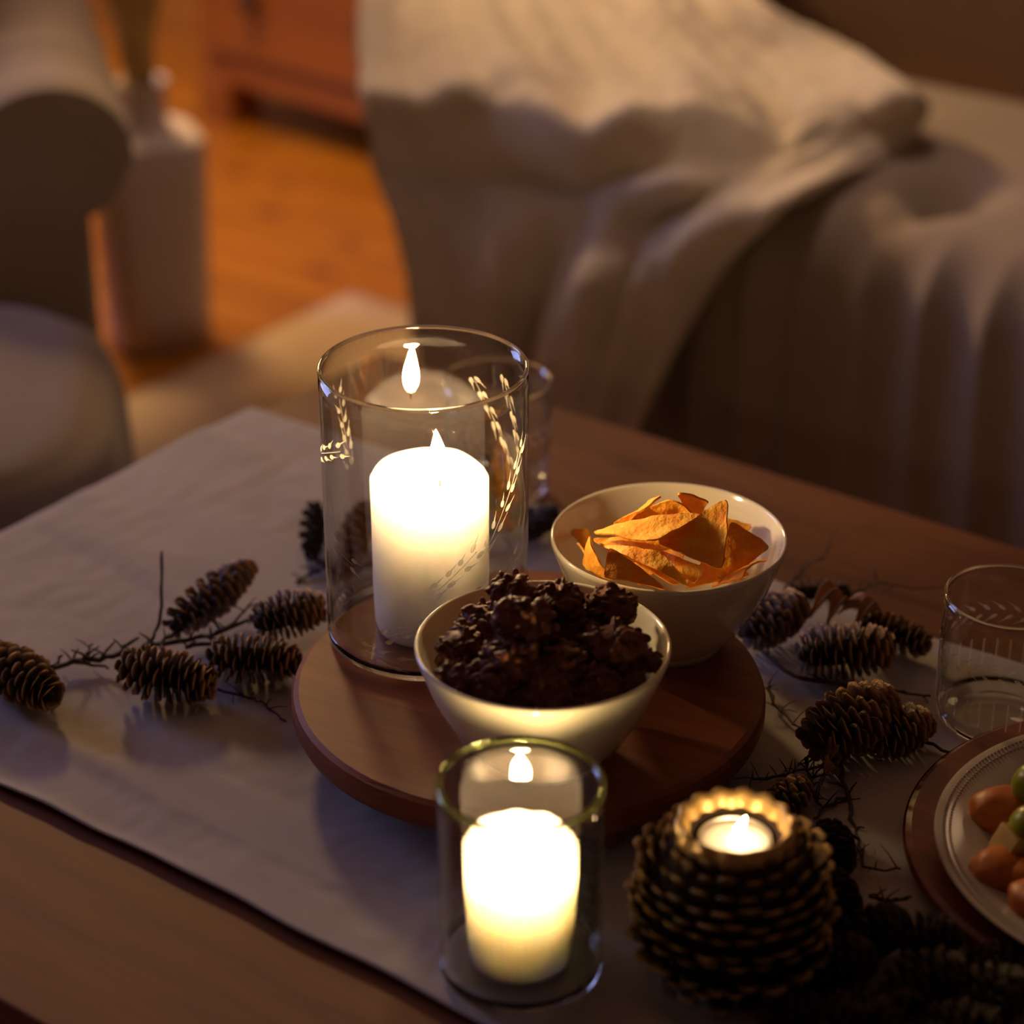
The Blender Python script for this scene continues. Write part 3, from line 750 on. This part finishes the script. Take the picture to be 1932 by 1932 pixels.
def pinecone(parent, base, tip, R, n=72, mat=None, roll=0, flat=1.0, opening=1.0):
    mat = mat or M['scale']; rnd = random.Random(int(base.x*1e5) ^ int(R*1e6))
    ax = tip-base; Ln = ax.length; q = ax.to_track_quat('Z', 'Y')
    core = MB().lathe([(0, 0), (.18*R, .01*Ln), (.42*R, .15*Ln), (.45*R, .4*Ln), (.34*R, .7*Ln), (.16*R, .9*Ln), (0, .95*Ln)], 12)
    c = put('pinecone', core, M['core'], parent)
    mw = Matrix.Translation(base) @ q.to_matrix().to_4x4() @ Matrix.Diagonal((1, 1, 1, 1))
    c.matrix_basis = WM(parent).inverted() @ mw
    me = scale_for(mat)
    for k in range(n):
        t = (k+.5)/n; t2 = t**.92
        a = k*2.39996+roll
        env = R*(sin(pi*min(1, .14+.80*t2))**.62); env = max(env, R*.22)
        rc = .36*env
        el = radians(-16+84*t2**1.5)
        z = Ln*(.04+.80*t2)
        ln = (env-rc)/max(.45, cos(el))*opening; ln = min(ln, R*.85)*rnd.uniform(.9, 1.08)
        o = Vector((cos(a), sin(a), 0)); d = o*cos(el)+Vector((0, 0, 1))*sin(el)
        x = Vector((-sin(a), cos(a), 0)); zz = x.cross(d)
        m = Matrix((( x.x, d.x, zz.x, 0), (x.y, d.y, zz.y, 0), (x.z, d.z, zz.z, 0), (0, 0, 0, 1)))
        wd = ln*rnd.uniform(.85, 1.1)
        m = Matrix.Translation(o*rc+Vector((0, 0, z))) @ m @ Matrix.Diagonal((wd, ln, ln*rnd.uniform(.7, 1.1), 1)) @ Matrix.Rotation(rnd.uniform(-.15, .15), 4, 'Y')
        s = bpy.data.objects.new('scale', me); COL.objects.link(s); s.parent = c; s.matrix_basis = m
    return c
def twig(parent, pts, r0, r1=None, spurs=0, mat=None, seed=0, jit=.0015, name='twig'):
    P = [at(*p) for p in pts]; rnd = random.Random(seed); r1 = r1 or r0*.4; out = []
    n = (len(P)-1)*4
    for i in range(n+1):
        t = i/n; q = cr(P, t)
        if 0 < i < n: q += Vector((rnd.uniform(-jit, jit), rnd.uniform(-jit, jit), rnd.uniform(-jit*.5, jit*.5)))
        out.append(q)
    rr = [(r0+(r1-r0)*i/n)*rnd.uniform(.85, 1.25) for i in range(n+1)]
    mb = MB().tube(out, rr, 6)
    for k in range(spurs):
        i = rnd.randrange(0, n); q = out[i]; d = Vector((rnd.uniform(-1, 1), rnd.uniform(-1, 1), rnd.uniform(-.1, .9))).normalized()*rnd.uniform(.005, .02)
        mb.tube([q, q+d*.5+Vector((0, 0, .001)), q+d], [r0*.5, r0*.4, r0*.25], 4)
    return put(name, mb, mat or M['twig'], parent, world=True)
def cone_px(g, b_, t, R, n=72, mat=None, roll=0, **k):
    return pinecone(g, at(*b_), at(*t), R/2850, n, mat, roll, **k)

GZ = TZ+.004
g1 = empty('pinecone_garland', at(300, 1240, TZ+.003), 0, 'dried twig garland with open brown pinecones lying on the runner left of the tray', 'garland')
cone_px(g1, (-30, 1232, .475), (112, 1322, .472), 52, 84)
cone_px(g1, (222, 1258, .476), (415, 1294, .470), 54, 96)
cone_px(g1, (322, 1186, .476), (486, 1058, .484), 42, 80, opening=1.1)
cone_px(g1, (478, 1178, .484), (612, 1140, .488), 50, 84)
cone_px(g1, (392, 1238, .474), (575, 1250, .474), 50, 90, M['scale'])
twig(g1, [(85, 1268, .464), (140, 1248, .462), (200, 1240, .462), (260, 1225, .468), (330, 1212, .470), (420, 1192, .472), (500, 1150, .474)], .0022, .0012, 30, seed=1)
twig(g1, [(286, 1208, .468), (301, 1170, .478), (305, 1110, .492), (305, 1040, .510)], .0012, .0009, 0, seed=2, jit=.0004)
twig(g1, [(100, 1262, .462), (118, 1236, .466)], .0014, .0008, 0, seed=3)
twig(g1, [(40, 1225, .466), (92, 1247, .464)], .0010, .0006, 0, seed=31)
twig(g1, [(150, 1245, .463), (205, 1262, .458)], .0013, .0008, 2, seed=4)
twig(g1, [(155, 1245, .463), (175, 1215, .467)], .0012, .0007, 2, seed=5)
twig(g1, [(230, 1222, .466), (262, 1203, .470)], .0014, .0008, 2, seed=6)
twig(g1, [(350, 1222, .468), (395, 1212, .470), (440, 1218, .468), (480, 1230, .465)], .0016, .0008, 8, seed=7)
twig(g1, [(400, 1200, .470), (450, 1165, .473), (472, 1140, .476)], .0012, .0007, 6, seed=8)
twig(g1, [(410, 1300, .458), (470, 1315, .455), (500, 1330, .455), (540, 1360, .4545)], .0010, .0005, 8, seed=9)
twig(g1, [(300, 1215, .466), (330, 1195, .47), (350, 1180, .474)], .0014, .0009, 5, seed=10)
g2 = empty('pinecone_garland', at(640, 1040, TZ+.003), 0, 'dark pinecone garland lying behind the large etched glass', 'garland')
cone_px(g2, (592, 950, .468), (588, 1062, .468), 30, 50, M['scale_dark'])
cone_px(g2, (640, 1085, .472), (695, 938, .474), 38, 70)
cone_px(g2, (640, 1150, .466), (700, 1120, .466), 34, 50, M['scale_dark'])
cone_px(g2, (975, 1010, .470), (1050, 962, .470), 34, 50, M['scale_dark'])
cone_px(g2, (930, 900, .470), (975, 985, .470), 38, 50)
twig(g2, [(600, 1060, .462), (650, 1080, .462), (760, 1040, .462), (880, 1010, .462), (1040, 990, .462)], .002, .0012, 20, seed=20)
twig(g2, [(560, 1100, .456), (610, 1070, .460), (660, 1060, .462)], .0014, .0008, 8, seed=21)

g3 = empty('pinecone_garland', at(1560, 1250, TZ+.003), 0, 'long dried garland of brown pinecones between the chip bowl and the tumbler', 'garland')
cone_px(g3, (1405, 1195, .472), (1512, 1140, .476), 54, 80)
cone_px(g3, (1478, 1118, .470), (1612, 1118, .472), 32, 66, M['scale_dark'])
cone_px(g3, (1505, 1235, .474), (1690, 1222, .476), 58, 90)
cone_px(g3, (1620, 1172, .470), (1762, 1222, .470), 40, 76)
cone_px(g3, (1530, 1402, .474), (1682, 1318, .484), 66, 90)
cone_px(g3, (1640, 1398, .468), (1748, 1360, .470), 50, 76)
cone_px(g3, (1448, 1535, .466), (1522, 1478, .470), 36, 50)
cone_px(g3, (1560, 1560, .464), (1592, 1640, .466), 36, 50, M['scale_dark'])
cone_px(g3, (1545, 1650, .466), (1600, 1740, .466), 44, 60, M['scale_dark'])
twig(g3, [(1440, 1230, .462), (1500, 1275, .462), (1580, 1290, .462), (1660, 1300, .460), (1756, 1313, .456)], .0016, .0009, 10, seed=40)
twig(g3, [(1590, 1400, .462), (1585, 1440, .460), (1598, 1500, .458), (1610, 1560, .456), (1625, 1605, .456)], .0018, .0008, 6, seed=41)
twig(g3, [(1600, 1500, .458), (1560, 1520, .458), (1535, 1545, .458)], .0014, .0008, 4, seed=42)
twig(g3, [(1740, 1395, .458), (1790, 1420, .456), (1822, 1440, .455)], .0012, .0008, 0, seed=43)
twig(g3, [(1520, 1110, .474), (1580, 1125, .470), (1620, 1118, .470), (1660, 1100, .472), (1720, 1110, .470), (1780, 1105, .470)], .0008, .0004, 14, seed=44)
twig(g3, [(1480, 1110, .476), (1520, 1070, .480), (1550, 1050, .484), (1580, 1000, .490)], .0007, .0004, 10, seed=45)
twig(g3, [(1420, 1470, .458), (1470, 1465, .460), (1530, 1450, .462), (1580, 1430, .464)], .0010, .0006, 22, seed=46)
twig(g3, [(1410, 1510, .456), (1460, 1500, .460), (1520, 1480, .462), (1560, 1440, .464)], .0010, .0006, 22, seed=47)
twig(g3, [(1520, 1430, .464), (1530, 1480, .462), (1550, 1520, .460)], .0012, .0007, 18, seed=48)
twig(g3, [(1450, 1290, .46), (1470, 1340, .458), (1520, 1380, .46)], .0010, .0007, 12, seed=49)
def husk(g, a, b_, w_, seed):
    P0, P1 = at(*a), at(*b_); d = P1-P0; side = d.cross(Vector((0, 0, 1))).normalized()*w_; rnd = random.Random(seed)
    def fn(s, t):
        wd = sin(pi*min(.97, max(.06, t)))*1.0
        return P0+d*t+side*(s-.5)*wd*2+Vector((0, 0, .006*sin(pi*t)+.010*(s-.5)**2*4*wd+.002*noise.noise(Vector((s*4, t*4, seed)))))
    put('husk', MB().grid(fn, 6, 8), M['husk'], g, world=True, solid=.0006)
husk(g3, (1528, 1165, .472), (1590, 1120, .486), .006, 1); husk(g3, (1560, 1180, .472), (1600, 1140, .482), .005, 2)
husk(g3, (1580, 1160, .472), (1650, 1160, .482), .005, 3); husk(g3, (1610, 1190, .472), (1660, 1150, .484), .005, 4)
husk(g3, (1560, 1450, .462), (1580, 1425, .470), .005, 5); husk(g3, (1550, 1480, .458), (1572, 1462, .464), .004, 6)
g4 = empty('pinecone_garland', at(1700, 1800, TZ+.003), 0, 'almost black pinecone garland in the front right corner of the table', 'garland')
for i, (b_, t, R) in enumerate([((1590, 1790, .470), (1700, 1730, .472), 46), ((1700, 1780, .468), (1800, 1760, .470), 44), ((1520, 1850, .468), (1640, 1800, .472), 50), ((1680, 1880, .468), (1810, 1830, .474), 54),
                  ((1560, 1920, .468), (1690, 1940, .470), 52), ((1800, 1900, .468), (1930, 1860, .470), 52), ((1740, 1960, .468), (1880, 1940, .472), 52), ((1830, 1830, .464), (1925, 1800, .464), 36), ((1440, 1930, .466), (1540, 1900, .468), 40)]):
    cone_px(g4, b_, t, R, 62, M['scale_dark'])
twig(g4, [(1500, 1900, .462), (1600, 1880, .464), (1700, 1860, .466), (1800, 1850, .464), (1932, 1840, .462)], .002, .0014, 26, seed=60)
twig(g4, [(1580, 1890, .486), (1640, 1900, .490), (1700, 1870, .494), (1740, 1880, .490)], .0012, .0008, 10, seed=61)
twig(g4, [(1640, 1690, .458), (1680, 1700, .458), (1720, 1690, .462)], .0014, .0008, 8, seed=62)
twig(g4, [(1620, 1600, .456), (1640, 1640, .458), (1700, 1640, .458)], .0010, .0006, 8, seed=63)

# ------------------------------------------------------------------ brass pinecone tealight holder
PC = at(1388, 1562, .548)
hol = empty('pinecone_candle_holder', (PC.x, PC.y, TZ+.0055), 0, 'antique gold metal pinecone-shaped tealight holder at the front right of the tray', 'candle holder')
hb = [(0, .0), (.02, 0), (.034, .008), (.0445, .024), (.0475, .042), (.0458, .060), (.0410, .075), (.0345, .086), (.0300, .0905), (.0235, .087), (.0235, .079), (.0232, .074), (0, .073)]
put('body', MB().lathe(hb, 48), M['core'], hol, norm=True)
def rimfn(p, a, j):
    k = cos(a*14); return Vector((p.x*(1+.03*k), p.y*(1+.03*k), p.z+.0008*k))
put('scalloped_rim', MB().lathe([(.0235, .079), (.0250, .086), (.0275, .0945), (.0300, .0980), (.0318, .0970), (.0332, .0925), (.0335, .0885)], 88, fn=rimfn), M['brassrim'], hol, norm=True)
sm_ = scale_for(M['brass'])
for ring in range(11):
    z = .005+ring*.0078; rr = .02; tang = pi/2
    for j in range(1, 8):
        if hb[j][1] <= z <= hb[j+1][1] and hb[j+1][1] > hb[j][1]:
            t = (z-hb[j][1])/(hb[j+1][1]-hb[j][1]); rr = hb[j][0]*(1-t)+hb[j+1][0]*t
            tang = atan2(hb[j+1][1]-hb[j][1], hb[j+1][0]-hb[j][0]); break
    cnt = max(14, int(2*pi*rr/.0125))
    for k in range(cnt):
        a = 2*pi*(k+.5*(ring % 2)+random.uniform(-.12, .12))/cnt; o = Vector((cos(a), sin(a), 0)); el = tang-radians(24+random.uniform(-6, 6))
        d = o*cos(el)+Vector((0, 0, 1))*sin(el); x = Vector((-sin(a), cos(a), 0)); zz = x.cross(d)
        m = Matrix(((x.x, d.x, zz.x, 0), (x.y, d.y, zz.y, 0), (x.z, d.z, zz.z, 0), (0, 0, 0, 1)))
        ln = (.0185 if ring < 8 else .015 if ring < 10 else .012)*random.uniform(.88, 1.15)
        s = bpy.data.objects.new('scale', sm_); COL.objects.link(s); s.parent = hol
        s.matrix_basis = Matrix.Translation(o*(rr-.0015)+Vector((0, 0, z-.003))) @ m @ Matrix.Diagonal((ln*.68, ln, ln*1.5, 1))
tl = empty('tealight', (PC.x, PC.y, TZ+.0055+.0742), 0, 'lit tealight sitting in the top of the gold pinecone holder', 'candle')
put('cup', MB().lathe([(0, 0), (.0195, 0), (.0198, .012), (.0202, .0122), (.0202, -.0002), (0, -.0002)], 48), plain('tealight_foil', (.75, .7, .6), rough=.35, metal=.9), tl, norm=True)
put('wax_body', MB().lathe([(0, .0005), (.0192, .0005), (.0192, .0106), (.017, .0098), (.005, .0092), (0, .0090)], 40), wax('tealight_wax', (.97, .9, .75), (1, 1, 1), .01), tl)
put('wick', MB().tube([(0, 0, .008), (0, 0, .014)], .0006, 5), M['wick'], tl)
flame(tl, (.001, 0, .0115), .0145, .0030, M['flame3'], (.3, 0))

# ------------------------------------------------------------------ water tumblers
def tumbler(c, label):
    e = empty('glass_tumbler', (c.x, c.y, TZ+.0045), 0, label, 'glass')
    R, H = .0425, .094; th = .0017
    outer = [(R*(.955+.045*min(1, i/4)), .010+(H-.010)*i/10) for i in range(11)]
    put('glass_wall', MB().lathe(outer+[(r-th, z) for r, z in reversed(outer)], 96, closed=True), M['glass'], e, norm=True)
    put('rim', MB().lathe([(R-th/2+.0010*cos(t*pi/5), H+.0004+.0010*sin(t*pi/5)) for t in range(10)], 96, closed=True), M['rim'], e, norm=True)
    put('glass_base', MB().lathe([(0, .001), (.030, .001), (.036, 0), (.0392, .003), (R*.955, .0098), (R*.955-th, .0098), (R-.006, .0085), (.026, .0065), (0, .006)], 96), M['solid'], e, norm=True)
    mb = MB()
    for k in range(26):
        for rw, (z, s) in enumerate(((.062, 1), (.055, -1))):
            grains(mb, R, 2*pi*(k+.5*rw)/26, z, .0062, .0026, s*.6)
    tag(put('etched_band', mb, M['etch'], e), 'frosted wreath of small leaves')
    mb = MB()
    for k in range(30):
        a = 2*pi*k/30
        mb.add([Vector(((R+.0002+dr)*cos(a+da), (R+.0002+dr)*sin(a+da), z)) for z, dr in ((.018, 0), (.026, .0004), (.038, 0)) for da, dr2 in ((-.014, 0), (.014, 0))], [(0, 1, 3, 2), (2, 3, 5, 4)])
    put('cut_lines', mb, M['etch'], e)
    return e
T1 = at(1882, 1358, TZ+.005)
tumbler(T1, 'clear empty tumbler with an etched leaf band at the right edge of the runner')
T2 = at(938, 922, TZ+.005)
tumbler(T2, 'clear blurred tumbler half hidden behind the large etched glass')

# ------------------------------------------------------------------ plate on a round board at the right
PB = at(2205, 1606, .466)
feet_ang = 0
bd = round_board('round_board', (PB.x, PB.y), .157, .0055, .011, M['board'], 'thin dark round wooden board under the white plate, at the right edge', radians(-40), 6)
PZ = TZ+.017
plp = at(2212, 1603, PZ+.016)
pl = empty('plate', (plp.x, plp.y, PZ), 0, 'white glazed plate with a beaded edge on the round board, cut by the right edge', 'plate')
R = .138
put('dish', MB().lathe([(0, .003), (.085, .003), (.096, .0045), (.105, .010), (.112, .0125), (.130, .0165), (R-.001, .0178), (R, .0172), (R-.001, .0158), (.112, .010), (.098, .002), (.086, .0), (0, .0)], 128), M['plate'], pl, norm=True)
bm_ = MB()
for rr, zz_, cnt in ((.1325, .0172, 260), (.1285, .0163, 252)):
    for k in range(cnt):
        a = 2*pi*k/cnt; bm_.ball((rr*cos(a), rr*sin(a), zz_), (.0011, .0011, .0009), 1)
tag(put('beaded_edge', bm_, M['plate'], pl), kind='stuff')
M['orange'] = plain('orange_fruit', (.55, .16, .018), (.45, .11, .012), .45, 60)
M['cheese'] = plain('pale_cheese', (.62, .44, .14), (.55, .38, .12), .5, 60)
M['green'] = plain('green_grape', (.30, .32, .02), (.22, .25, .015), .3, 60)
FD = [('orange_fruit_piece', 1895, 1528, .017, (1.25, 1, .85), 'rounded orange fruit piece at the back of the plate', 'fruit', 'orange', .004),
      ('orange_fruit_piece', 1888, 1640, .016, (1.1, 1, .8), 'rounded orange fruit piece nearest the plate\'s left rim', 'fruit', 'orange', .004),
      ('orange_fruit_piece', 1958, 1700, .016, (1.1, 1, .8), 'low orange fruit piece at the front of the plate', 'fruit', 'orange', .004),
      ('orange_fruit_piece', 1935, 1655, .015, (1.2, 1, .8), 'orange fruit piece tucked behind the nearest one', 'fruit', 'orange', .006)]
for nm, px, py, r, s, lab, cat, mt, dz in FD:
    p = at(px, py, PZ+.003+r*s[2]); sd = random.random()*9
    o = put(nm, MB().ball((0, 0, 0), (r*s[0], r*s[1], r*s[2]), 4, fn=lambda p_: p_*(1+.10*noise.noise(p_*1.6+Vector((sd, 0, 0)))-.10*max(0, p_.z)**4)), M[mt])
    o.location = p; tag(o, lab, cat, 'orange fruit pieces on the plate')
p = at(1912, 1592, PZ+.025)
o = put('cheese_cube', rbox(-.009, -.009, -.009, .009, .009, .009, .0015), M['cheese']); o.location = p; o.rotation_euler = (.2, .35, .5)
tag(o, 'pale yellow cheese cube resting between the orange pieces', 'cheese')
for px, py, z, lab in ((1945, 1480, .035, 'topmost green grape on the plate'), (1940, 1560, .034, 'green grape below the topmost one, beside the cheese'), (1985, 1530, .022, 'green grape behind, cut off by the right edge')):
    o = put('grape', MB().ball((0, 0, 0), (.0115, .0115, .0145), 3), M['green']); o.location = at(px, py, PZ+z); o.rotation_euler = (.2, .1, .4)
    tag(o, lab, 'grape', 'green grapes on the plate')
